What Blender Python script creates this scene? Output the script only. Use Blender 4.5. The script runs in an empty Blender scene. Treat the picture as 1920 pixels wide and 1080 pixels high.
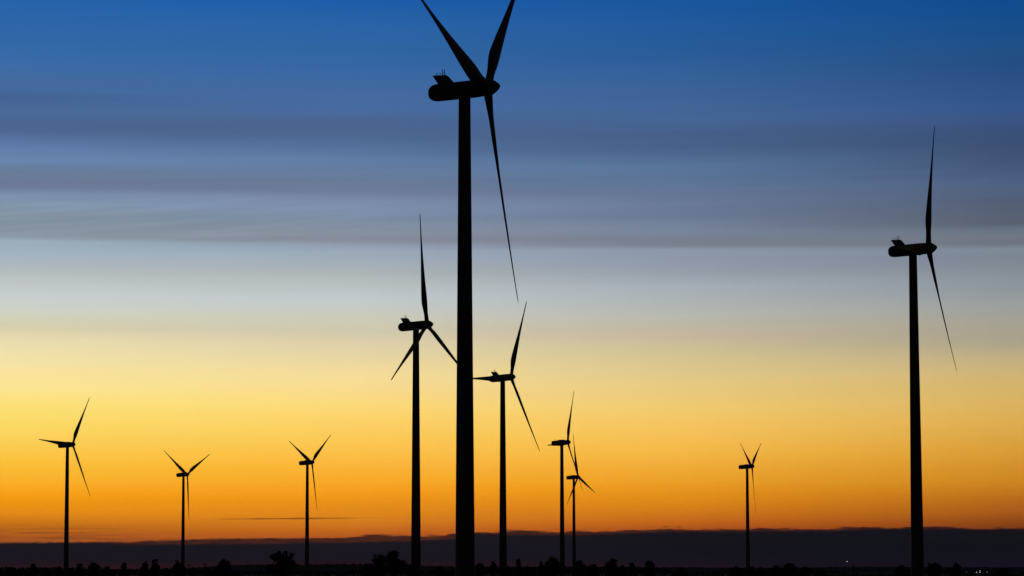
import bpy, bmesh, math, random
from mathutils import Matrix, Vector, Euler, noise

sc = bpy.context.scene
col = sc.collection
R = math.radians

# ------------------------------------------------------------------ camera
F = 5700.0                      # focal length in pixels of the 1920 px wide photograph
CAM_H = 5.0
HORIZON = 1070.0
PITCH = math.atan((HORIZON - 540) / F)
ROLL = R(0.15)
cam = bpy.data.objects.new('camera', bpy.data.cameras.new('camera'))
cam.data.sensor_width = 36
cam.data.lens = F / 1920 * 36
cam.data.clip_start = 1
cam.data.clip_end = 120000
CAMROT = Matrix.Rotation(math.pi / 2 + PITCH, 3, 'X') @ Matrix.Rotation(-ROLL, 3, 'Z')
cam.matrix_world = Matrix.Translation((0, 0, CAM_H)) @ CAMROT.to_4x4()
col.objects.link(cam)
sc.camera = cam

sc.view_settings.view_transform = 'Standard'
sc.view_settings.look = 'None'
sc.view_settings.exposure = 0
sc.view_settings.gamma = 1

def ray(px, py):
    """direction of a photograph pixel, scaled to one metre of horizontal distance"""
    v = CAMROT @ Vector(((px - 960) / F, (540 - py) / F, -1))
    return v / math.hypot(v.x, v.y)

# ------------------------------------------------------------------ dusk sky
def lin(c):
    return tuple(((v / 255) / 12.92 if v / 255 <= 0.04045 else ((v / 255 + 0.055) / 1.055) ** 2.4) for v in c)

world = bpy.data.worlds.new('World')
sc.world = world
world.use_nodes = True
nt = world.node_tree
nt.nodes.clear()
L = nt.links.new

def put(sock, v):
    if hasattr(v, 'is_output'):
        L(v, sock)
    else:
        sock.default_value = v

def M(op, a, b=0.0, c=0.0, clamp=False):
    n = nt.nodes.new('ShaderNodeMath')
    n.operation = op
    n.use_clamp = clamp
    put(n.inputs[0], a); put(n.inputs[1], b); put(n.inputs[2], c)
    return n.outputs[0]

def smooth(v, lo, hi, a=0.0, b=1.0):
    n = nt.nodes.new('ShaderNodeMapRange')
    n.interpolation_type = 'SMOOTHSTEP'
    put(n.inputs['Value'], v); put(n.inputs['From Min'], lo); put(n.inputs['From Max'], hi)
    put(n.inputs['To Min'], a); put(n.inputs['To Max'], b)
    return n.outputs[0]

def mixc(f, a, b, mode='MIX'):
    n = nt.nodes.new('ShaderNodeMix')
    n.data_type = 'RGBA'
    n.blend_type = mode
    put(n.inputs['Factor'], f); put(n.inputs['A'], a); put(n.inputs['B'], b)
    return n.outputs['Result']

def ramp(fac, stops, interp='LINEAR'):
    n = nt.nodes.new('ShaderNodeValToRGB')
    n.color_ramp.interpolation = interp
    e = n.color_ramp.elements
    while len(e) > 1:
        e.remove(e[-1])
    stops = sorted(stops)
    e[0].position, e[0].color = stops[0][0], (*stops[0][1], 1)
    for p, c in stops[1:]:
        x = e.new(p)
        x.color = (*c, 1)
    put(n.inputs[0], fac)
    return n.outputs[0]

def noise_tex(x, y, z=0.0, detail=3.0, rough=0.5):
    c = nt.nodes.new('ShaderNodeCombineXYZ')
    put(c.inputs[0], x); put(c.inputs[1], y); put(c.inputs[2], z)
    n = nt.nodes.new('ShaderNodeTexNoise')
    n.inputs['Scale'].default_value = 1.0
    n.inputs['Detail'].default_value = detail
    n.inputs['Roughness'].default_value = rough
    L(c.outputs[0], n.inputs['Vector'])
    return n.outputs[0]

tc = nt.nodes.new('ShaderNodeTexCoord')
sx = nt.nodes.new('ShaderNodeSeparateXYZ')
L(tc.outputs['Generated'], sx.inputs[0])
DX, DY, DZ = sx.outputs
AZ = M('ARCTAN2', DX, DY)                                   # azimuth from the middle of the afterglow
EL = M('ARCTAN2', DZ, M('SQRT', M('ADD', M('MULTIPLY', DX, DX), M('MULTIPLY', DY, DY))))
U = M('MULTIPLY_ADD', AZ, F, 960.0)
EC = M('MINIMUM', M('SUBTRACT', EL, PITCH), 1.2)
E = M('MULTIPLY_ADD', M('TANGENT', EC), F, HORIZON - 540)  # elevation in pixel units above the horizon

def to_e(x, y):
    return HORIZON - y - math.tan(ROLL) * (x - 960)

# measured evening gradient at four azimuths
COLS = {
 30: {0:(33,98,172),50:(45,102,168),100:(52,105,168),130:(60,108,168),160:(65,106,160),180:(68,106,158),192:(68,98,148),
      220:(76,108,155),240:(74,102,145),258:(78,106,148),280:(92,122,166),310:(104,132,172),325:(104,128,158),345:(108,122,150),
      358:(108,122,148),375:(122,142,168),390:(130,150,172),410:(130,146,162),440:(136,148,162),453:(140,152,164),460:(158,176,190),
      480:(162,178,190),500:(172,182,192),520:(184,192,192),540:(194,200,200),560:(200,208,208),580:(206,212,204),600:(212,210,188),
      620:(216,208,174),640:(232,220,176),670:(244,228,172),700:(250,230,160),730:(255,232,148),760:(255,228,122),790:(255,222,106),
      820:(255,214,94),850:(255,202,72),880:(255,190,52),900:(255,182,42),920:(255,170,30),935:(250,160,15),945:(244,152,12),
      960:(236,146,20),975:(214,126,20),990:(192,110,22),1005:(178,92,28),1018:(158,84,34)},
 670:{0:(28,92,170),50:(42,100,168),100:(50,102,162),130:(56,104,164),160:(64,106,162),200:(72,108,160),230:(74,102,146),
      250:(74,102,142),270:(80,110,152),300:(96,126,166),320:(102,126,160),340:(106,124,154),360:(108,122,150),375:(122,138,168),
      400:(128,146,174),415:(128,142,164),440:(136,146,160),453:(136,142,156),463:(146,160,180),485:(160,174,186),510:(172,180,184),
      530:(184,190,190),545:(188,196,200),560:(196,204,206),580:(200,204,196),600:(206,204,184),620:(210,202,176),640:(220,208,172),
      660:(230,214,168),680:(238,218,160),700:(246,222,156),720:(250,222,148),760:(255,220,124),780:(255,214,108),800:(255,210,100),
      820:(255,204,88),850:(255,194,72),880:(255,182,54),900:(255,174,42),920:(250,162,28),940:(240,150,24),960:(228,138,26),
      975:(220,130,30),990:(206,112,28),1000:(192,98,30),1015:(170,82,30)},
 1280:{0:(24,86,158),50:(34,90,156),100:(42,92,152),150:(54,98,154),200:(66,102,152),225:(70,102,150),250:(70,96,138),280:(74,100,142),
      310:(86,116,154),340:(92,118,152),360:(100,118,150),390:(106,122,150),410:(108,122,148),430:(120,134,158),440:(122,134,154),
      450:(118,128,144),463:(120,126,138),469:(140,152,170),490:(144,154,172),510:(150,158,170),540:(168,176,184),570:(176,182,182),
      590:(184,186,178),610:(190,184,166),630:(200,184,158),650:(206,192,152),680:(218,198,142),720:(232,202,132),760:(242,204,116),
      790:(248,200,100),820:(250,194,86),850:(248,186,70),880:(244,172,52),900:(240,164,40),920:(236,152,28),940:(228,140,22),
      960:(214,124,24),980:(196,100,24),995:(168,78,26)},
 1890:{0:(14,76,142),50:(22,78,140),100:(32,80,136),130:(36,78,132),150:(40,80,134),200:(50,86,138),225:(56,86,136),250:(57,82,124),
      285:(60,80,114),310:(66,86,120),340:(74,94,128),360:(80,98,128),380:(82,94,120),410:(88,98,116),428:(90,98,112),440:(104,116,130),
      450:(110,120,132),466:(110,116,126),474:(126,138,150),490:(124,134,148),510:(132,140,150),540:(142,150,158),580:(156,160,158),
      610:(166,162,148),640:(170,162,140),655:(176,166,136),670:(190,174,134),700:(206,180,122),730:(214,182,108),760:(220,180,98),
      790:(224,176,84),820:(222,168,70),850:(220,158,54),880:(214,146,42),900:(210,138,34),920:(200,124,28),940:(186,106,24),
      960:(172,92,24),975:(150,76,20),990:(128,60,18)},
}
# gentle waviness of the bands
wav = M('MULTIPLY_ADD', noise_tex(M('MULTIPLY', U, 0.0016), M('MULTIPLY', E, 0.006), 3.0, 2.0), 6.0, -3.0)
EW = M('MULTIPLY_ADD', wav, smooth(E, 480.0, 620.0), E)
T = M('DIVIDE', EW, 1120.0, clamp=True)
grad = None
prev = None
for x in sorted(COLS):
    tab = COLS[x]
    lo = [(max(0.0, to_e(x, y) / 1120), lin(c)) for y, c in tab.items() if y >= 540]
    hi = [(min(1.0, to_e(x, y) / 1120), lin(c)) for y, c in tab.items() if y <= 545]
    split = to_e(x, 540) / 1120
    c = mixc(M('GREATER_THAN', T, split), ramp(T, lo), ramp(T, hi))
    if grad is None:
        grad = c
    else:
        n = nt.nodes.new('ShaderNodeMapRange')
        put(n.inputs[0], U)
        n.inputs[1].default_value = prev; n.inputs[2].default_value = x
        grad = mixc(n.outputs[0], grad, c)
    prev = x

# soft cirrus streaks high up, tilted slightly
tilt = M('MULTIPLY_ADD', U, -0.016, E)
st1 = noise_tex(M('MULTIPLY', U, 0.0011), M('MULTIPLY', tilt, 0.045), 1.7, 4.0, 0.55)
st2 = noise_tex(M('MULTIPLY', U, 0.0035), M('MULTIPLY', M('MULTIPLY_ADD', U, -0.085, E), 0.11), 8.1, 3.0, 0.5)
band = M('MULTIPLY', smooth(E, 545.0, 640.0), smooth(E, 900.0, 780.0))
wisp = M('MULTIPLY', M('MULTIPLY', smooth(E, 600.0, 640.0), smooth(E, 715.0, 680.0)), smooth(U, 1000.0, 300.0))
amp = M('ADD', M('MULTIPLY', M('MULTIPLY_ADD', st1, 2.0, -1.0), M('MULTIPLY_ADD', band, 0.09, 0.03)),
        M('MULTIPLY', M('MULTIPLY_ADD', st2, 2.0, -1.0), M('MULTIPLY', wisp, 0.16)))
# the gradient was measured through the evening air: undo that air's loss along each line of sight
HAZE = 3.0e-5
path = M('MINIMUM', M('DIVIDE', 185.0 * F, M('MAXIMUM', E, 1.0)), 8200.0)
gain = M('MULTIPLY', M('ADD', amp, 1.0), M('EXPONENT', M('MULTIPLY', path, HAZE * 0.74)))
vm = nt.nodes.new('ShaderNodeVectorMath')
vm.operation = 'SCALE'
L(grad, vm.inputs[0]); L(gain, vm.inputs['Scale'])
sky = vm.outputs[0]

# brown streaks low on the left
s3 = noise_tex(M('MULTIPLY', U, 0.006), M('MULTIPLY', E, 0.22), 4.4, 3.0, 0.55)
low = M('MULTIPLY', M('MULTIPLY', smooth(E, 92.0, 70.0), smooth(U, 420.0, 60.0)), smooth(s3, 0.42, 0.66))
sky = mixc(M('MULTIPLY', low, 0.62), sky, (*lin((112, 55, 26)), 1))

# thin dark streak of cloud
lineE = M('MULTIPLY_ADD', U, 0.0065, to_e(390, 974) - 390 * 0.0065)
dl = M('ABSOLUTE', M('SUBTRACT', E, lineE))
thick = M('MULTIPLY_ADD', noise_tex(M('MULTIPLY', U, 0.016), 5.5, 0.0, 3.0, 0.6), 4.6, -0.9)
lm = M('MULTIPLY', smooth(M('DIVIDE', dl, M('MAXIMUM', thick, 0.2)), 1.2, 0.2),
       M('MULTIPLY', smooth(U, 370.0, 480.0), smooth(U, 760.0, 560.0)))
sky = mixc(M('MULTIPLY', lm, 0.72), sky, (*lin((92, 44, 22)), 1))

# cloud bank along the horizon
def edge(pts):
    v = ramp(M('DIVIDE', U, 1920.0, clamp=True), [(x / 1920, (to_e(x, y) / 100,) * 3) for x, y in pts])
    return M('MULTIPLY', v, 100.0)
EA = edge([(0,1019),(100,1016.5),(260,1015),(330,1011.5),(500,1008.5),(640,1007.5),(690,1002.5),(760,1002),(830,1004),(860,999),(900,997),
           (1000,994.5),(1080,996),(1120,994.5),(1180,991.5),(1240,989.5),(1300,990),(1400,991),(1500,990.5),(1560,988.5),(1640,990),
           (1720,989),(1800,989.5),(1850,990),(1920,991)])
EB = edge([(0,1020),(100,1017),(200,1018),(260,1021),(350,1020),(640,1017),(780,1013.5),(850,1010),(890,1000),(960,1002),(1080,1003),
           (1150,1000),(1250,996),(1400,996),(1560,995),(1640,992),(1920,993)])
rag = noise_tex(M('MULTIPLY', U, 0.017), M('MULTIPLY', E, 0.11), 2.2, 5.0, 0.62)
ragA = M('MULTIPLY', M('MULTIPLY_ADD', rag, 2.0, -1.0), smooth(U, 500.0, 1150.0, 5.0, 11.0))
fine = noise_tex(M('MULTIPLY', U, 0.06), M('MULTIPLY', E, 0.2), 6.2, 3.0, 0.6)
ragB = M('MULTIPLY_ADD', fine, 5.0, -2.5)
mA = smooth(M('SUBTRACT', M('ADD', EA, M('ADD', ragA, M('MULTIPLY', ragB, 0.5))), E), -1.2, 3.4)
mB = smooth(M('SUBTRACT', M('ADD', EB, ragB), E), -2.5, 3.5)
fringe = mixc(smooth(rag, 0.38, 0.62), (*lin((66, 34, 28)), 1), (*lin((40, 24, 28)), 1))
sky = mixc(M('MULTIPLY', mA, 0.93), sky, fringe)
TB = M('DIVIDE', E, 100.0, clamp=True)
bl = ramp(TB, [(0.02, lin((46,24,34))), (0.12, lin((40,22,32))), (0.2, lin((30,22,31))), (0.35, lin((27,23,33))), (0.6, lin((30,25,32)))])
br = ramp(TB, [(0.02, lin((26,17,30))), (0.12, lin((24,17,30))), (0.2, lin((19,18,27))), (0.45, lin((18,18,26))), (0.8, lin((23,20,26)))])
bank = mixc(smooth(U, 600.0, 1750.0), bl, br)
sky = mixc(mB, sky, bank)

# the rest of the dome: a physical sky with the sun under the horizon
ns = nt.nodes.new('ShaderNodeTexSky')
ns.sky_type = 'NISHITA'
ns.sun_disc = False
ns.sun_elevation = R(-3.0)
ns.sun_rotation = R(-6.0)
ns.altitude = 100
vs = nt.nodes.new('ShaderNodeVectorMath')
vs.operation = 'SCALE'
L(ns.outputs[0], vs.inputs[0]); vs.inputs['Scale'].default_value = 0.15
keep = M('MULTIPLY', smooth(M('ABSOLUTE', AZ), R(11), R(40), 1.0, 0.0), smooth(EL, R(10.8), R(26), 1.0, 0.0))
final = mixc(keep, vs.outputs[0], sky)
bg = nt.nodes.new('ShaderNodeBackground')
L(final, bg.inputs['Color'])
bg.inputs['Strength'].default_value = 1.0
wo = nt.nodes.new('ShaderNodeOutputWorld')
L(bg.outputs[0], wo.inputs[0])
world.cycles.sampling_method = 'MANUAL'
world.cycles.sample_map_resolution = 1024

# what is left of the sun, low behind the turbines
sun = bpy.data.objects.new('sun', bpy.data.lights.new('sun', 'SUN'))
sun.data.energy = 0.01
sun.data.angle = R(0.5)
sun.data.color = (1, 0.72, 0.45)
sun.rotation_euler = Vector((math.sin(R(-6)), math.cos(R(-6)), math.sin(R(0.5)))).to_track_quat('Z', 'Y').to_euler()
col.objects.link(sun)

# ------------------------------------------------------------------ materials
def material(name, c1, c2, scale, rough=0.6, detail=4.0, metal=0.0):
    m = bpy.data.materials.new(name)
    m.use_nodes = True
    t = m.node_tree
    b = t.nodes['Principled BSDF']
    tcn = t.nodes.new('ShaderNodeTexCoord')
    n = t.nodes.new('ShaderNodeTexNoise')
    n.inputs['Scale'].default_value = scale
    n.inputs['Detail'].default_value = detail
    r = t.nodes.new('ShaderNodeValToRGB')
    r.color_ramp.elements[0].position = 0.3; r.color_ramp.elements[0].color = (*c1, 1)
    r.color_ramp.elements[1].position = 0.7; r.color_ramp.elements[1].color = (*c2, 1)
    t.links.new(tcn.outputs['Object'], n.inputs['Vector'])
    t.links.new(n.outputs[0], r.inputs[0])
    t.links.new(r.outputs[0], b.inputs['Base Color'])
    b.inputs['Roughness'].default_value = rough
    b.inputs['Metallic'].default_value = metal
    b.inputs['Specular IOR Level'].default_value = 0.25
    return m

def lamp_material(name, strength):
    m = bpy.data.materials.new(name)
    m.use_nodes = True
    b = m.node_tree.nodes['Principled BSDF']
    b.inputs['Base Color'].default_value = (0.8, 0.78, 0.7, 1)
    b.inputs['Emission Color'].default_value = (1, 0.95, 0.84, 1)
    b.inputs['Emission Strength'].default_value = strength
    return m

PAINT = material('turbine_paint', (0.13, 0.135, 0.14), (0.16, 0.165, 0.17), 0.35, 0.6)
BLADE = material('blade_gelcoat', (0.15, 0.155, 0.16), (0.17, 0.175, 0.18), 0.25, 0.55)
STEEL = material('galvanised_steel', (0.10, 0.10, 0.11), (0.16, 0.16, 0.17), 2.0, 0.5, metal=0.3)
BARK = material('bark', (0.03, 0.025, 0.02), (0.06, 0.05, 0.04), 3.0, 0.9)
LEAF = material('leaves', (0.03, 0.045, 0.018), (0.06, 0.08, 0.03), 0.7, 0.8)
FIELD = material('field', (0.03, 0.035, 0.018), (0.06, 0.06, 0.03), 0.01, 0.95)
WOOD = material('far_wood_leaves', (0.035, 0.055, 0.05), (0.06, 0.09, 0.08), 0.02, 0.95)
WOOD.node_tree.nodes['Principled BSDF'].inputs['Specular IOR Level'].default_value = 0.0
LIT = lamp_material('lamp_lit', 1.5)
DIM = lamp_material('lamp_dim', 0.45)

# ------------------------------------------------------------------ helpers
def mesh_obj(name, verts, faces, mat, parent=None, smooth_shade=False):
    me = bpy.data.meshes.new(name)
    me.from_pydata(verts, [], faces)
    me.materials.append(mat)
    if smooth_shade:
        me.polygons.foreach_set('use_smooth', [True] * len(me.polygons))
    me.update()
    o = bpy.data.objects.new(name, me)
    col.objects.link(o)
    o.parent = parent
    return o

def link_mesh(name, me, parent):
    o = bpy.data.objects.new(name, me)
    col.objects.link(o)
    o.parent = parent
    return o

def tag(o, label=None, cat=None, group=None, kind=None):
    if label: o['label'] = label
    if cat: o['category'] = cat
    if group: o['group'] = group
    if kind: o['kind'] = kind
    return o

def empty(name, loc, rz=0.0):
    o = bpy.data.objects.new(name, None)
    o.location = loc
    o.rotation_euler = (0, 0, rz)
    col.objects.link(o)
    return o

def loft(rings, cap=True):
    """rings: equally long lists of points -> verts, faces"""
    n = len(rings[0])
    v = [p for r in rings for p in r]
    f = []
    for i in range(len(rings) - 1):
        for k in range(n):
            a, b = i * n + k, i * n + (k + 1) % n
            f.append((a, b, b + n, a + n))
    if cap:
        f.append(tuple(reversed(range(n))))
        f.append(tuple(range((len(rings) - 1) * n, len(rings) * n)))
    return v, f

def tube(v, f, p0, p1, r0, r1, n=6):
    d = (p1 - p0)
    if d.length < 1e-6:
        return
    q = d.to_track_quat('Z', 'Y')
    base = len(v)
    for p, r in ((p0, r0), (p1, r1)):
        for k in range(n):
            a = 2 * math.pi * k / n
            v.append(tuple(p + q @ Vector((r * math.cos(a), r * math.sin(a), 0))))
    for k in range(n):
        k2 = (k + 1) % n
        f.append((base + k, base + k2, base + n + k2, base + n + k))
    f.append(tuple(base + k for k in reversed(range(n))))
    f.append(tuple(base + n + k for k in range(n)))

# ------------------------------------------------------------------ ground
rings, faces, verts = 40, [], [(0, 0, 0)]
seg = 96
for i in range(rings):
    r = 60 * (1.2 ** i)
    for k in range(seg):
        a = 2 * math.pi * k / seg
        verts.append((r * math.cos(a), r * math.sin(a), 0))
for k in range(seg):
    faces.append((0, 1 + k, 1 + (k + 1) % seg))
for i in range(rings - 1):
    for k in range(seg):
        a, b = 1 + i * seg + k, 1 + i * seg + (k + 1) % seg
        faces.append((a, a + seg, b + seg, b))
tag(mesh_obj('ground', verts, faces, FIELD), kind='structure')

# ------------------------------------------------------------------ low hills and the far wood on them
HILL = [(-3000,1066),(0,1069),(120,1068.5),(210,1067.5),(320,1066),(380,1063.5),(420,1060.5),(470,1058.5),(560,1058),(640,1057),(700,1057),(770,1059),(800,1061),
        (880,1062.5),(960,1062.5),(1060,1063),(1180,1063.5),(1300,1064),(1420,1065),(1540,1064),(1600,1062.5),(1700,1063),(1800,1064),(1920,1064.5),(5000,1066)]
def lerp(tab, x):
    if x <= tab[0][0]: return tab[0][1]
    for (a, p), (b, q) in zip(tab, tab[1:]):
        if x <= b:
            return p + (q - p) * (x - a) / (b - a)
    return tab[-1][1]
DH = 6400.0
def crest(az_px):
    return max(3.0, CAM_H + to_e(az_px, lerp(HILL, az_px)) / F * DH)
verts, faces = [], []
NA = 400
prof = [(0, -0.02), (0.25, 0.2), (0.5, 0.52), (0.8, 0.82), (1, 0.9), (1.3, 0.82), (1.8, 0.3), (2.2, -0.05)]
for i in range(NA + 1):
    up = -2200 + 6300 * i / NA
    az = (up - 960) / F
    z = crest(up)
    for t, h in prof:
        d = DH - 1500 + 1500 * t
        hz = z * h * (1 + 0.04 * noise.noise(Vector((up * 0.01, t * 3, 0))))
        verts.append((d * math.sin(az), d * math.cos(az), hz))
n = len(prof)
for i in range(NA):
    for k in range(n - 1):
        a = i * n + k
        faces.append((a, a + n, a + n + 1, a + 1))
tag(mesh_obj('hills', verts, faces, WOOD, smooth_shade=True), kind='structure')

rng = random.Random(5)
def leaf_quad(v, f, c, s, rng):
    """one small leaf clump, facing anywhere"""
    d = Vector((rng.gauss(0, 1), rng.gauss(0, 1), rng.gauss(0, 1)))
    d = d.normalized() if d.length > 1e-6 else Vector((0, 0, 1))
    t = d.orthogonal().normalized()
    b = d.cross(t)
    ang = rng.random() * 6.283
    t, b = t * math.cos(ang) + b * math.sin(ang), b * math.cos(ang) - t * math.sin(ang)
    k = len(v)
    s2 = s * rng.uniform(0.45, 0.8)
    v.extend([tuple(c - t * s), tuple(c + b * s2 - t * s * 0.1), tuple(c + t * s), tuple(c - b * s2 + t * s * 0.15)])
    f.append((k, k + 1, k + 2, k + 3))

verts, faces = [], []
up = -700.0
while up < 2700:
    for row in range(3):
        u = up + rng.uniform(-4, 4)
        az = (u - 960) / F
        d = DH + rng.uniform(-120, 60) - row * 160
        top = crest(u) * (1.0 - 0.10 * row)
        ground = crest(u) * (0.86 - 0.10 * row)
        top += rng.uniform(-1.0, 0.9) + 1.2 * noise.noise(Vector((u * 0.05, row, 3)))
        wdt = rng.uniform(3.5, 7.0)
        hgt = max(1.2, top - ground)
        base = Vector((d * math.sin(az), d * math.cos(az), ground))
        for q in range(26):
            zz = rng.random()
            rr = wdt * math.sqrt(max(0.0, 1 - (2 * zz - 1) ** 2)) * (0.55 + 0.45 * rng.random()) * 0.6 + 0.3
            aa = rng.random() * 6.283
            leaf_quad(verts, faces, base + Vector((rr * math.cos(aa), rr * math.sin(aa), hgt * zz)), rng.uniform(0.8, 1.5), rng)
    up += 4.5
tag(mesh_obj('far_wood', verts, faces, WOOD), 'dark wooded ridge closing the horizon behind the turbines', 'wood', kind='stuff')

# ------------------------------------------------------------------ wind turbines
HUB_Z = 110.0
BLADE_R = 48.2
OVERHANG = 5.2
TILT = R(3.2)

def blade_mesh():
    secs = []
    N = 16
    for i in range(41):
        s = i / 40
        r = 1.1 + (BLADE_R - 1.1) * s
        root = max(0.0, 1 - s / 0.17)
        root = root * root * (3 - 2 * root)
        if s < 0.2:
            q = s / 0.2; q = q * q * (3 - 2 * q)
            chord = 1.9 + (3.75 - 1.9) * q
        else:
            q = (s - 0.2) / 0.8
            chord = 3.75 * (0.72 * 0.5 * (1 + math.cos(math.pi * min(1, q * 0.97) ** 0.78)) + 0.28 * (1 - 0.35 * q))
        if s > 0.97:
            chord *= math.sqrt(max(0.02, 1 - ((s - 0.97) / 0.031) ** 2))
        tc_ = 0.16 + 0.25 * max(0, 1 - s / 0.4)
        beta = R(4 + 17 * (1 - min(1, s / 0.85)) ** 1.6)
        bend = 0.9 * s * s - 0.35 * s
        ring = []
        for k in range(N):
            a = 2 * math.pi * k / N
            # aerofoil: x along the chord from leading (1) to trailing edge (0)
            xc = 0.5 + 0.5 * math.cos(a)
            th = math.sin(a) * tc_ * (0.35 + 0.65 * xc) * 0.62
            cx, cy = (xc - 0.68) * chord, th * chord
            ox, oy = 0.95 * math.cos(a), 0.95 * math.sin(a)
            x_, y_ = cx * (1 - root) + ox * root, cy * (1 - root) + oy * root
            lead, up_ = x_ * math.cos(beta) - y_ * math.sin(beta), x_ * math.sin(beta) + y_ * math.cos(beta)
            ring.append((up_ + bend, lead, r))
        secs.append(ring)
    v, f = loft(secs)
    me = bpy.data.meshes.new('rotor_blade')
    me.from_pydata(v, [], f)
    me.materials.append(BLADE)
    me.polygons.foreach_set('use_smooth', [True] * len(me.polygons))
    return me

def super_ring(x, w, h, zc, e, n=32):
    ring = []
    for k in range(n):
        a = 2 * math.pi * k / n
        c, s = math.cos(a), math.sin(a)
        ring.append((x, w * math.copysign(abs(c) ** (2 / e), c), zc + h * math.copysign(abs(s) ** (2 / e), s)))
    return ring

def to_mesh(name, v, f, mat, smooth_shade=True):
    me = bpy.data.meshes.new(name)
    me.from_pydata(v, [], f)
    me.materials.append(mat)
    if smooth_shade:
        me.polygons.foreach_set('use_smooth', [True] * len(me.polygons))
    return me

def nacelle_round():
    prof = [(-8.15, .55, -.1), (-8.1, .95, -.08), (-7.85, 1.32, -.05), (-7.4, 1.62, -.02), (-6.8, 1.82, 0), (-6.2, 1.9, 0), (-4, 1.92, 0), (0, 1.92, 0),
            (2.8, 1.92, 0), (3.9, 1.88, 0), (4.15, 1.8, 0)]
    v, f = loft([super_ring(x, r, r, z, 2.25) for x, r, z in prof])
    return to_mesh('nacelle', v, f, PAINT)

def nacelle_box():
    prof = [(-8.6, 1.2, 1.3, .1), (-8.5, 1.6, 1.7, .08), (-8.2, 1.8, 1.95, .05), (-6.5, 1.88, 2.1, 0), (-3.2, 1.9, 2.15, 0), (-2.6, 1.9, 2.34, .18),
            (1.4, 1.9, 2.36, .18), (2.2, 1.9, 2.2, .02), (3.4, 1.85, 2.1, 0), (4.05, 1.7, 1.9, 0)]
    v, f = loft([super_ring(x, w, h, z, 4.5) for x, w, h, z in prof])
    return to_mesh('nacelle', v, f, PAINT)

def spinner_mesh(long):
    if long:
        prof = [(4.2, 1.78), (4.5, 1.9), (5.2, 1.9), (5.9, 1.82), (6.5, 1.62), (7.1, 1.24), (7.6, .84), (7.95, .5), (8.15, .2), (8.2, .05)]
    else:
        prof = [(4.1, 1.65), (4.4, 1.8), (5.2, 1.85), (6.0, 1.78), (6.8, 1.5), (7.4, 1.1), (7.75, .65), (7.9, .1)]
    v, f = loft([super_ring(x - OVERHANG, r, r, 0, 2) for x, r in prof])
    return to_mesh('spinner', v, f, PAINT)

def tower_mesh():
    rings = []
    top = HUB_Z - OVERHANG * math.tan(TILT) - 1.75
    for i in range(25):
        t = i / 24
        z = top * t
        r = 2.18 + (1.3 - 2.18) * t ** 0.95
        rings.append([(r * math.cos(a), r * math.sin(a), z) for a in (2 * math.pi * k / 40 for k in range(40))])
        if i in (8, 16):                                   # flanged joint between two tower sections
            for dr, dz in ((.03, .02), (.03, .22), (0, .24)):
                rings.append([((r + dr) * math.cos(a), (r + dr) * math.sin(a), z + dz) for a in (2 * math.pi * k / 40 for k in range(40))])
    for rr, dz in ((1.5, .02), (1.5, .3)):                 # yaw bearing collar
        rings.append([(rr * math.cos(a), rr * math.sin(a), top + dz) for a in (2 * math.pi * k / 40 for k in range(40))])
    v, f = loft(rings)
    return to_mesh('tower', v, f, PAINT)

def fin_mesh():
    pts = [(-5.7, 1.6), (-6.35, 2.6), (-7.0, 3.75), (-6.95, 3.86), (-3.95, 3.66), (-3.6, 3.42), (-2.35, 1.78), (-2.3, 1.5)]
    hw = 0.5
    bm = bmesh.new()
    a = [bm.verts.new((x, -hw, z)) for x, z in pts]
    b = [bm.verts.new((x, hw, z)) for x, z in pts]
    bm.faces.new(a); bm.faces.new(list(reversed(b)))
    for i in range(len(pts)):
        j = (i + 1) % len(pts)
        bm.faces.new((a[j], a[i], b[i], b[j]))
    bmesh.ops.recalc_face_normals(bm, faces=bm.faces)
    bmesh.ops.bevel(bm, geom=[e for e in bm.edges if abs(e.verts[0].co.y - e.verts[1].co.y) < 1e-4], offset=0.08, segments=2, affect='EDGES')
    me = bpy.data.meshes.new('cooling_fin')
    bm.to_mesh(me); bm.free()
    me.materials.append(PAINT)
    return me

def rod_mesh(name, h, r, cup=False):
    v, f = [], []
    tube(v, f, Vector((0, 0, -0.1)), Vector((0, 0, h)), r, r * 0.6, 8)
    if cup:
        tube(v, f, Vector((-.28, 0, h - .05)), Vector((.28, 0, h - .05)), r * .7, r * .7, 6)
        tube(v, f, Vector((.2, 0, h - .12)), Vector((.2, 0, h + .1)), .09, .09, 8)
    return to_mesh(name, v, f, STEEL)

ME = dict(blade=blade_mesh(), round=nacelle_round(), box=nacelle_box(), cone=spinner_mesh(True), dome=spinner_mesh(False),
          tower=tower_mesh(), fin=fin_mesh(), mast=rod_mesh('antenna', 1.4, .12), sensor=rod_mesh('wind_sensor', .5, .05, True),
          bmast=rod_mesh('antenna', 1.7, .09))

# tower axis x at hub height, hub row, apparent openness of the rotor, rotor angle, kind, label
TURBINES = [
 (871.0, 166, .31, 45, 'round', 'nearest and tallest wind turbine, its upper blades cut off by the top of the photo'),
 (1711.5, 466.5, .23, 25, 'round', 'tall wind turbine standing alone at the right side, tower leaning slightly left'),
 (780.0, 609.5, .42, -3, 'round', 'mid-sized wind turbine with cooling fin just left of the tallest tower'),
 (942.5, 707.5, .50, 26, 'round', 'smaller finned wind turbine just right of the tallest tower, one broad blade raised'),
 (126.5, 833.5, .58, 33, 'box', 'far wind turbine closest to the left edge of the photo'),
 (344.0, 889.5, .60, 61, 'box', 'small far wind turbine, second from the left, one blade hanging straight down'),
 (576.3, 867.0, .50, 54, 'box', 'far wind turbine, third from left, by the spiky broad tree'),
 (1053.3, 829.5, .36, 25, 'box', 'taller of the two close-set far wind turbines right of the centre'),
 (1075.8, 894.5, .39, -10, 'box', 'shorter of two close-set far wind turbines, three blades sharp and still'),
 (1400.8, 874.5, .26, 58, 'box', 'far wind turbine alone between the close pair and the tall right-hand one'),
]
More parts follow.
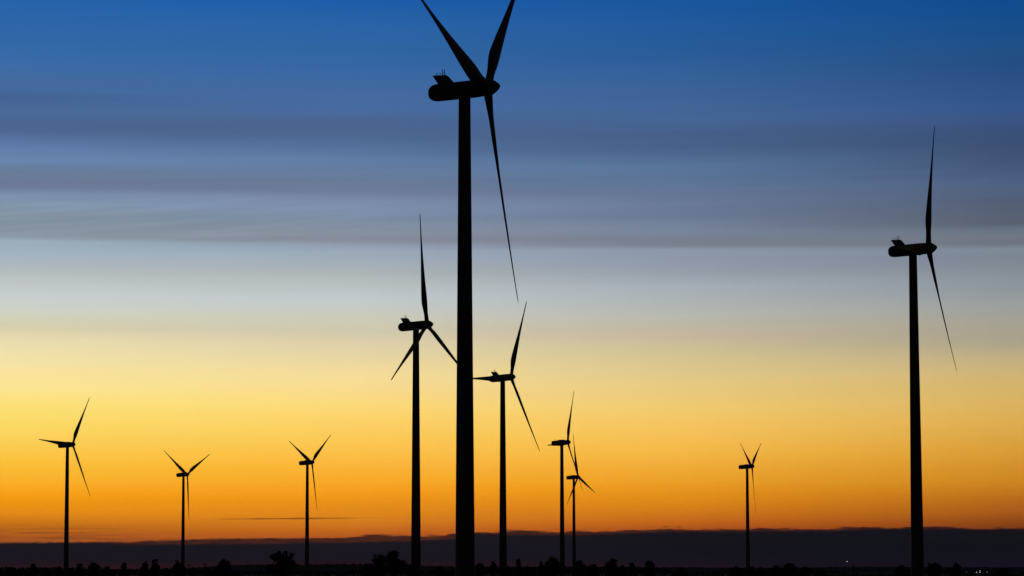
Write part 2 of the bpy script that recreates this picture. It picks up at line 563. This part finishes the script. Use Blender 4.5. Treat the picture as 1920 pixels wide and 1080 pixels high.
TURB_POS = []
for tx, hy, c, ang, kindn, label in TURBINES:
    r = ray(tx, hy)
    d = (HUB_Z - CAM_H) / r.z
    base = Vector((r.x * d, r.y * d, 0))
    TURB_POS.append(base)
    view = math.atan2(base.x, base.y)
    # axis turned from the viewer's right-hand side towards the viewer
    yaw = -view - math.asin(c)
    t = tag(empty('wind_turbine', base, yaw), label, 'wind turbine', 'wind turbines on the plain')
    link_mesh('tower', ME['tower'], t)
    nac = link_mesh('nacelle', ME[kindn], t)
    nac.location = (0, 0, HUB_Z - OVERHANG * math.tan(TILT))
    nac.rotation_euler = (0, -TILT, 0)
    if kindn == 'round':
        link_mesh('cooling_fin', ME['fin'], nac)
        for x, y, z in ((-4.95, .25, 3.7), (-4.3, -.25, 3.65)):
            o = link_mesh('antenna', ME['mast'], nac); o.location = (x, y, z)
        for x, y, z in ((-6.2, -.3, 3.8), (-5.6, .3, 3.76)):
            o = link_mesh('wind_sensor', ME['sensor'], nac); o.location = (x, y, z)
    else:
        for x, y, z in ((-6.3, .6, 2.05), (-5.2, -.5, 2.1)):
            o = link_mesh('antenna', ME['bmast'], nac); o.location = (x, y, z)
    hub = Vector((OVERHANG, 0, HUB_Z))
    sp = link_mesh('spinner', ME['cone' if kindn == 'round' else 'dome'], t)
    sp.location = hub
    sp.rotation_euler = (0, -TILT, 0)
    for k in range(3):
        b = link_mesh('rotor_blade', ME['blade'], t)
        b.location = hub
        b.rotation_euler = (-R(ang + 120 * k), -TILT, 0)
        if 'sharp and still' in label:
            b.scale = (1.3, 1.3, 1.03)                     # a broader-bladed machine

# ------------------------------------------------------------------ trees and bushes
def build_plant(name, cat, label, x0, x1, ytop, d, form, seed, group):
    """x0..x1: extent in the photograph, ytop: highest row, d: distance; everything is built in metres at its place"""
    rng = random.Random(seed)
    xc = (x0 + x1) / 2
    r = ray(xc, HORIZON)
    base = Vector((r.x * d, r.y * d, 0))
    H = CAM_H + to_e(xc, ytop) / F * d
    W = (x1 - x0) / F * d
    root = tag(empty(name, base), label, cat, group)
    v, f = [], []
    lv, lf = [], []
    ls = 0.24 + 0.007 * W
    tips = []
    if form == 'spire':
        tube(v, f, Vector((0, 0, -.2)), Vector((0, 0, H * .95)), .22, .04, 7)
        for i in range(46):
            z = H * (.16 + .8 * i / 45)
            a = i * 2.4
            ln = W * .5 * (1 - (i / 45)) ** .7 * rng.uniform(.6, 1.1) + .2
            p0 = Vector((0, 0, z))
            p1 = p0 + Vector((ln * math.cos(a), ln * math.sin(a), ln * .7))
            tube(v, f, p0, p1, .06, .02, 4)
            tips += [(p0.lerp(p1, .6), .35, 9), (p1, .3, 8)]
        tips.append((Vector((0, 0, H - .3)), .3, 10))
    else:
        nstem = 1 if form in ('round', 'spread') else 4
        stems = []
        for s in range(nstem):
            a = rng.random() * 6.283
            off = Vector((math.cos(a), math.sin(a), 0)) * (0 if nstem == 1 else W * .12)
            hh = H * (.34 if form == 'round' else .28 if form == 'spread' else .18)
            top = off * 1.5 + Vector((rng.uniform(-.2, .2), rng.uniform(-.2, .2), hh))
            rad = .035 * H if nstem == 1 else .02 * H
            mid = off.lerp(top, .5) + Vector((rng.uniform(-.1, .1), rng.uniform(-.1, .1), 0))
            tube(v, f, off + Vector((0, 0, -.2)), mid, rad * 1.3, rad, 8)
            tube(v, f, mid, top, rad, rad * .75, 8)
            stems.append((top, rad * .75))
        nl = {'round': 11, 'spread': 13, 'bush': 5}[form]
        for top, rad in stems:
            for i in range(nl):
                a = i * 2.4 + rng.uniform(-.4, .4)
                if form == 'spread':
                    # limbs of unequal reach: a ragged outline with sky between them
                    pol = rng.uniform(.15, 1.25)
                    reach = rng.uniform(.72, 1.0)
                    e = Vector((math.cos(a) * math.sin(pol) * W * .5, math.sin(a) * math.sin(pol) * W * .5,
                                top.z + (H - top.z) * (math.cos(pol) * .75 + .25))) 
                    e = Vector((top.x, top.y, top.z)).lerp(e, reach)
                elif form == 'round':
                    pol = rng.uniform(0, 1.75)
                    e = Vector((math.cos(a) * math.sin(pol) * W * .40, math.sin(a) * math.sin(pol) * W * .40,
                                H * .60 + H * .31 * math.cos(pol)))
                else:
                    pol = rng.uniform(0.05, 1.45)
                    e = Vector((math.cos(a) * math.sin(pol) * W * .42, math.sin(a) * math.sin(pol) * W * .42,
                                top.z + (H * .93 - top.z) * math.cos(pol) * rng.uniform(.8, 1)))
                m = top.lerp(e, .5) + Vector((rng.uniform(-1, 1), rng.uniform(-1, 1), rng.uniform(0, 1))) * .05 * W
                tube(v, f, top, m, rad * .55, rad * .35, 5)
                tube(v, f, m, e, rad * .35, rad * .12, 5)
                cs = {'round': .15, 'spread': .085, 'bush': .15}[form] * W
                tips.append((e, max(.35, cs), {'round': 62, 'spread': 46, 'bush': 34}[form]))
                tips.append((m, max(.35, cs * 1.1), {'round': 40, 'spread': 18, 'bush': 26}[form]))
                for j in range(4 if form == 'spread' else 2):
                    dirn = (e - top).normalized() + Vector((rng.gauss(0, .5), rng.gauss(0, .5), rng.gauss(.25, .4)))
                    t = m.lerp(e, rng.random()) + dirn.normalized() * W * rng.uniform(.08, .16)
                    t.z = min(t.z, H)
                    tube(v, f, m.lerp(e, .6), t, rad * .2, rad * .06, 4)
                    tips.append((t, max(.3, cs * .6), 22))
    if form != 'spire':
        # shoots of unequal length break the outline
        for i in range(int(7 + W * 1.3)):
            a = rng.random() * 6.283
            rr = W * .46 * math.sqrt(rng.random())
            hz = H * (1 - .55 * (2 * rr / W) ** 2) * (rng.uniform(.8, 1.04) if form == 'spread' else rng.uniform(.72, .97))
            p0 = Vector((rr * math.cos(a) * .8, rr * math.sin(a) * .8, hz * .7))
            p1 = Vector((rr * math.cos(a), rr * math.sin(a), hz))
            tube(v, f, stems[i % len(stems)][0], p0, .06, .045, 4)
            tube(v, f, p0, p1, .05, .02, 4)
            tips.append((p1, rng.uniform(.18, .42), rng.randint(5, 14)))
            tips.append((p0.lerp(p1, .6), .4, 6 if form == 'spread' else 12))
    for c, s, n_ in tips:
        for q in range(int(n_ * 1.5)):
            o = Vector((rng.gauss(0, 1), rng.gauss(0, 1), rng.gauss(0, .85)))
            p = c + o * s * .52
            p.z = min(max(p.z, .15), H * 1.02)
            leaf_quad(lv, lf, p, ls * rng.uniform(.6, 1.15), rng)
    mesh_obj('trunk', v, f, BARK, root, True)
    mesh_obj('crown', lv, lf, LEAF, root)
    return root

TG, BG = 'trees along the bottom of the plain', 'bushes along the bottom of the plain'
# x0, x1, top row, distance, form, label
PLANTS = [
 (-8, 9, 1062, 900, 'bush', 'dark bush cut by the left edge of the photo'),
 (8, 32, 1060, 950, 'bush', 'first whole pointed bush from the left edge'),
 (33, 54, 1063, 1000, 'bush', 'low bush against the round tree left of the leftmost turbine'),
 (52, 73, 1056.5, 950, 'round', 'small round tree nearest the left edge of the photo'),
 (73, 100, 1064, 1050, 'bush', 'wide mound-shaped bush just left of the leftmost turbine'),
 (103, 121, 1060.5, 980, 'bush', 'spiky bush touching the left side of the leftmost turbine tower'),
 (127, 142, 1062.5, 1000, 'bush', 'spiky bush touching the right side of the leftmost turbine tower'),
 (141, 159, 1058.5, 920, 'spread', 'slim ragged young tree, second plant right of the leftmost turbine'),
 (163, 188, 1055.5, 900, 'round', 'bushy round tree midway between the leftmost turbine and the forked tree'),
 (189, 210, 1061, 1000, 'bush', 'ragged bush right beside the bushy round tree'),
 (224, 241, 1056, 900, 'spire', 'slender pointed tree left of the forked tree'),
 (262, 282, 1054, 900, 'spread', 'left half of the forked pair of trees before the second turbine'),
 (278, 304, 1050.5, 880, 'spread', 'taller right half of the forked pair of trees before the second turbine'),
 (306, 322, 1063, 1000, 'bush', 'low bush between the forked pair and the second turbine'),
 (323, 349, 1050, 880, 'spread', 'ragged tree at the foot of the second turbine from left'),
 (355, 372, 1063.5, 1000, 'bush', 'small round bush just right of the second turbine from left'),
 (380, 400, 1063, 1000, 'bush', 'low bush left of the flat-topped tree'),
 (404, 436, 1046, 850, 'spread', 'flat-topped bushy tree between the second and third turbines'),
 (392, 446, 1060, 950, 'bush', 'wide low bush spreading under the flat-topped tree'),
 (494, 562, 1035, 800, 'spread', 'broad spiky tree with splayed limbs left of the third turbine'),
 (690, 728, 1039, 820, 'spread', 'shorter left tree of the big clump left of the mid-sized turbine'),
 (716, 762, 1031.5, 800, 'round', 'tallest tree of the big clump left of the mid-sized turbine'),
 (672, 712, 1058, 950, 'bush', 'low bush at the left foot of the big tree clump'),
 (758, 790, 1057, 900, 'bush', 'bush between the big tree clump and the mid-sized turbine tower'),
 (812, 842, 1061.5, 1000, 'bush', 'low bush nearer the mid-sized turbine, left of the tallest tower'),
 (838, 862, 1062, 1000, 'bush', 'low bush touching the left side of the tallest tower'),
 (886, 912, 1056, 900, 'round', 'rounded small tree touching the right side of the tallest tower'),
 (916, 936, 1052.5, 880, 'spread', 'twiggy thin tree left of the smaller finned turbine'),
 (944, 962, 1060, 950, 'bush', 'bush just right of the smaller finned turbine tower'),
 (965, 979, 1048, 850, 'spire', 'tallest slim spire tree right of the smaller finned turbine'),
 (976, 1008, 1062, 1000, 'bush', 'wide low bush between the two spire trees'),
 (1009, 1020, 1053.5, 880, 'spire', 'short slim spire tree beside the dense round tree'),
 (1018, 1054, 1044, 820, 'round', 'large dense round tree left of the close-set turbine pair'),
 (1074, 1100, 1049.5, 850, 'round', 'rounded tree right of the close-set turbine pair, sloping down rightward'),
 (1098, 1124, 1056, 900, 'bush', 'broad bush right of the close-set turbine pair'),
 (1135, 1160, 1045.5, 830, 'round', 'tall rounded tree on its own right of the close-set pair'),
 (1156, 1178, 1058, 930, 'bush', 'bush at the right foot of the lone tall rounded tree'),
 (1178, 1193, 1054.5, 900, 'spread', 'small twiggy tree between two rounded lone trees'),
 (1207, 1229, 1050.5, 850, 'round', 'last rounded tree before the open gap in the middle right'),
 (1262, 1296, 1063.5, 1000, 'bush', 'low mound bush alone in the gap between trees'),
 (1366, 1397, 1062.5, 980, 'bush', 'wide bush touching the left side of the lone far turbine'),
 (1403, 1417, 1060, 950, 'spread', 'twiggy sapling touching the right side of the lone far turbine'),
 (1414, 1442, 1065, 1000, 'bush', 'low bush right of the twiggy sapling'),
 (1440, 1470, 1060, 920, 'bush', 'left bush of the thicket right of the lone far turbine'),
 (1462, 1498, 1057.5, 880, 'round', 'highest rounded tree in the thicket right of the lone far turbine'),
 (1493, 1526, 1061, 930, 'bush', 'ragged bush at the right end of the thicket'),
 (1524, 1556, 1068, 1000, 'bush', 'lowest bush trailing off right of the thicket'),
 (1672, 1708, 1061, 930, 'bush', 'round mound bush just left of the tall right-hand turbine'),
 (1734, 1770, 1054, 870, 'spread', 'ragged tree just right of the tall right-hand turbine'),
 (1778, 1804, 1057, 900, 'round', 'round tree between the ragged tree and the cluster of lamps'),
 (1860, 1897, 1066, 1000, 'bush', 'mound bush right of the lamps near the right edge'),
]
for i, (x0, x1, yt, d, form, label) in enumerate(PLANTS):
    bush = form == 'bush'
    build_plant('bush' if bush else 'tree', 'bush' if bush else 'tree', label, x0, x1, yt, d, form, 100 + i, BG if bush else TG)

# undergrowth and hedgerow growth that runs together between the trees
rng = random.Random(77)
UG = [(-200,1064),(0,1064),(120,1065),(200,1065.5),(235,1071),(300,1070),(380,1070),(450,1071),(500,1071),(560,1070),(640,1073),(680,1068),(770,1067),(800,1070),(880,1070),(900,1065),
      (1000,1064.5),(1050,1061.5),(1130,1062.5),(1240,1066),(1262,1073),(1350,1073),(1368,1066),(1400,1066),(1550,1070),(1580,1076),(1660,1076),(1700,1068),(1780,1069),(1810,1076),(1920,1074),(2200,1072)]
lv, lf = [], []
u = -200.0
while u < 2150:
    d = 1150 + rng.uniform(-60, 60)
    yt = lerp(UG, u) + 2.8 * noise.noise(Vector((u * 0.06, 1, 0))) + 1.6 * noise.noise(Vector((u * 0.21, 4, 0))) + rng.uniform(-.6, .8)
    h = max(.6, CAM_H + to_e(u, yt) / F * d)
    az = (u - 960) / F
    for q in range(9):
        p = Vector((d * math.sin(az) + rng.gauss(0, .3), d * math.cos(az) + rng.gauss(0, 1.2), h * (1 - rng.random() ** 1.3)))
        leaf_quad(lv, lf, p, rng.uniform(.3, .6), rng)
    u += 0.9
tag(mesh_obj('undergrowth', lv, lf, LEAF), 'low dark undergrowth running between the trees along the bottom', 'undergrowth', kind='stuff')

# ------------------------------------------------------------------ slim poles
def utility_pole(px, ytop, d, label):
    r = ray(px, ytop)
    z = CAM_H + r.z * d
    root = tag(empty('utility_pole', (r.x * d, r.y * d, 0), 0.5), label, 'utility pole', 'slim poles on the plain')
    v, f = [], []
    tube(v, f, Vector((0, 0, -.3)), Vector((0, 0, z)), .19, .13, 10)
    mesh_obj('pole', v, f, BARK, root, True)
    v, f = [], []
    tube(v, f, Vector((-.9, .16, z - .6)), Vector((.9, .16, z - .6)), .07, .07, 6)
    mesh_obj('crossarm', v, f, BARK, root)
utility_pole(1600.3, 1057, 1000, 'slim pole right of the mast lamp, above the wooded ridge')
utility_pole(385, 1055.5, 1000, 'slim pole between the second turbine and the flat-topped tree, the right one')
utility_pole(354.5, 1057, 1020, 'slim pole right beside the tower of the second turbine from left')

# ------------------------------------------------------------------ lamps of the far settlement
def street_lamp(px, py, d, mat, label, name='street_lamp', cat='lamp', group='lit lamps of the far settlement'):
    r = ray(px, py)
    z = CAM_H + r.z * d
    root = tag(empty(name, (r.x * d, r.y * d, 0)), label, cat, group)
    v, f = [], []
    tube(v, f, Vector((.5, 0, -.2)), Vector((.5, 0, z + .45)), .09, .06, 8)
    tube(v, f, Vector((.5, 0, z + .42)), Vector((-.1, 0, z + .5)), .05, .04, 8)
    mesh_obj('pole', v, f, STEEL, root, True)
    hv, hf = loft([[(.42 * k * math.cos(a), .42 * k * math.sin(a), z + h) for a in (6.283 * q / 14 for q in range(14))] for k, h in ((1, .30), (.95, .38), (.6, .5), (.2, .56))])
    hd = mesh_obj('lamp_head', hv, hf, STEEL, root, True)
    gv, gf = loft([[(0.25 * math.sin(p) * math.cos(a), 0.25 * math.sin(p) * math.sin(a), z - 0.25 * math.cos(p)) for a in (6.283 * q / 14 for q in range(14))]
                   for p in (.05, .5, 1.0, 1.57, 2.1, 2.6)])
    mesh_obj('bulb', gv, gf, mat, hd, True)

street_lamp(1768.5, 1073, 2600, LIT, 'lit lamp below the ragged tree at far right, leftmost of the row')
street_lamp(1789.3, 1073.2, 2620, LIT, 'lit lamp under the round tree, second of the row from left')
street_lamp(1812, 1073, 2650, DIM, 'dim lamp alone between the round tree and the bright lamp trio')
street_lamp(1831, 1073, 2580, LIT, 'bright lamp standing left of the bright stacked pair')
street_lamp(1837.8, 1070.6, 2700, LIT, 'upper bright lamp of the stacked pair at far right')
street_lamp(1837.2, 1073.4, 2580, LIT, 'lower bright lamp of the stacked pair at far right')
street_lamp(1850.5, 1072.6, 2640, DIM, 'dim lamp at the right end of the lamp row')
street_lamp(1588.3, 1052.8, 2600, LIT, 'single bright lamp on a tall mast above the wooded ridge', 'mast_lamp')

# ------------------------------------------------------------------ thin evening haze
hz = mesh_obj('haze', [(x, y, z) for z in (-1.5, 190) for x, y in ((-5000, -800), (5000, -800), (5000, 8200), (-5000, 8200))],
              [(3, 2, 1, 0), (4, 5, 6, 7), (0, 1, 5, 4), (1, 2, 6, 5), (2, 3, 7, 6), (3, 0, 4, 7)],
              bpy.data.materials.new('haze'))
hm = hz.data.materials[0]
hm.use_nodes = True
hn = hm.node_tree
hn.nodes.remove(hn.nodes['Principled BSDF'])
pv = hn.nodes.new('ShaderNodeVolumePrincipled')
pv.inputs['Color'].default_value = (0.6, 0.8, 1.0, 1)
pv.inputs['Density'].default_value = HAZE
pv.inputs['Anisotropy'].default_value = 0.0
hn.links.new(pv.outputs[0], hn.nodes['Material Output'].inputs['Volume'])
tag(hz, 'thin evening haze over the plain', 'haze', kind='stuff')
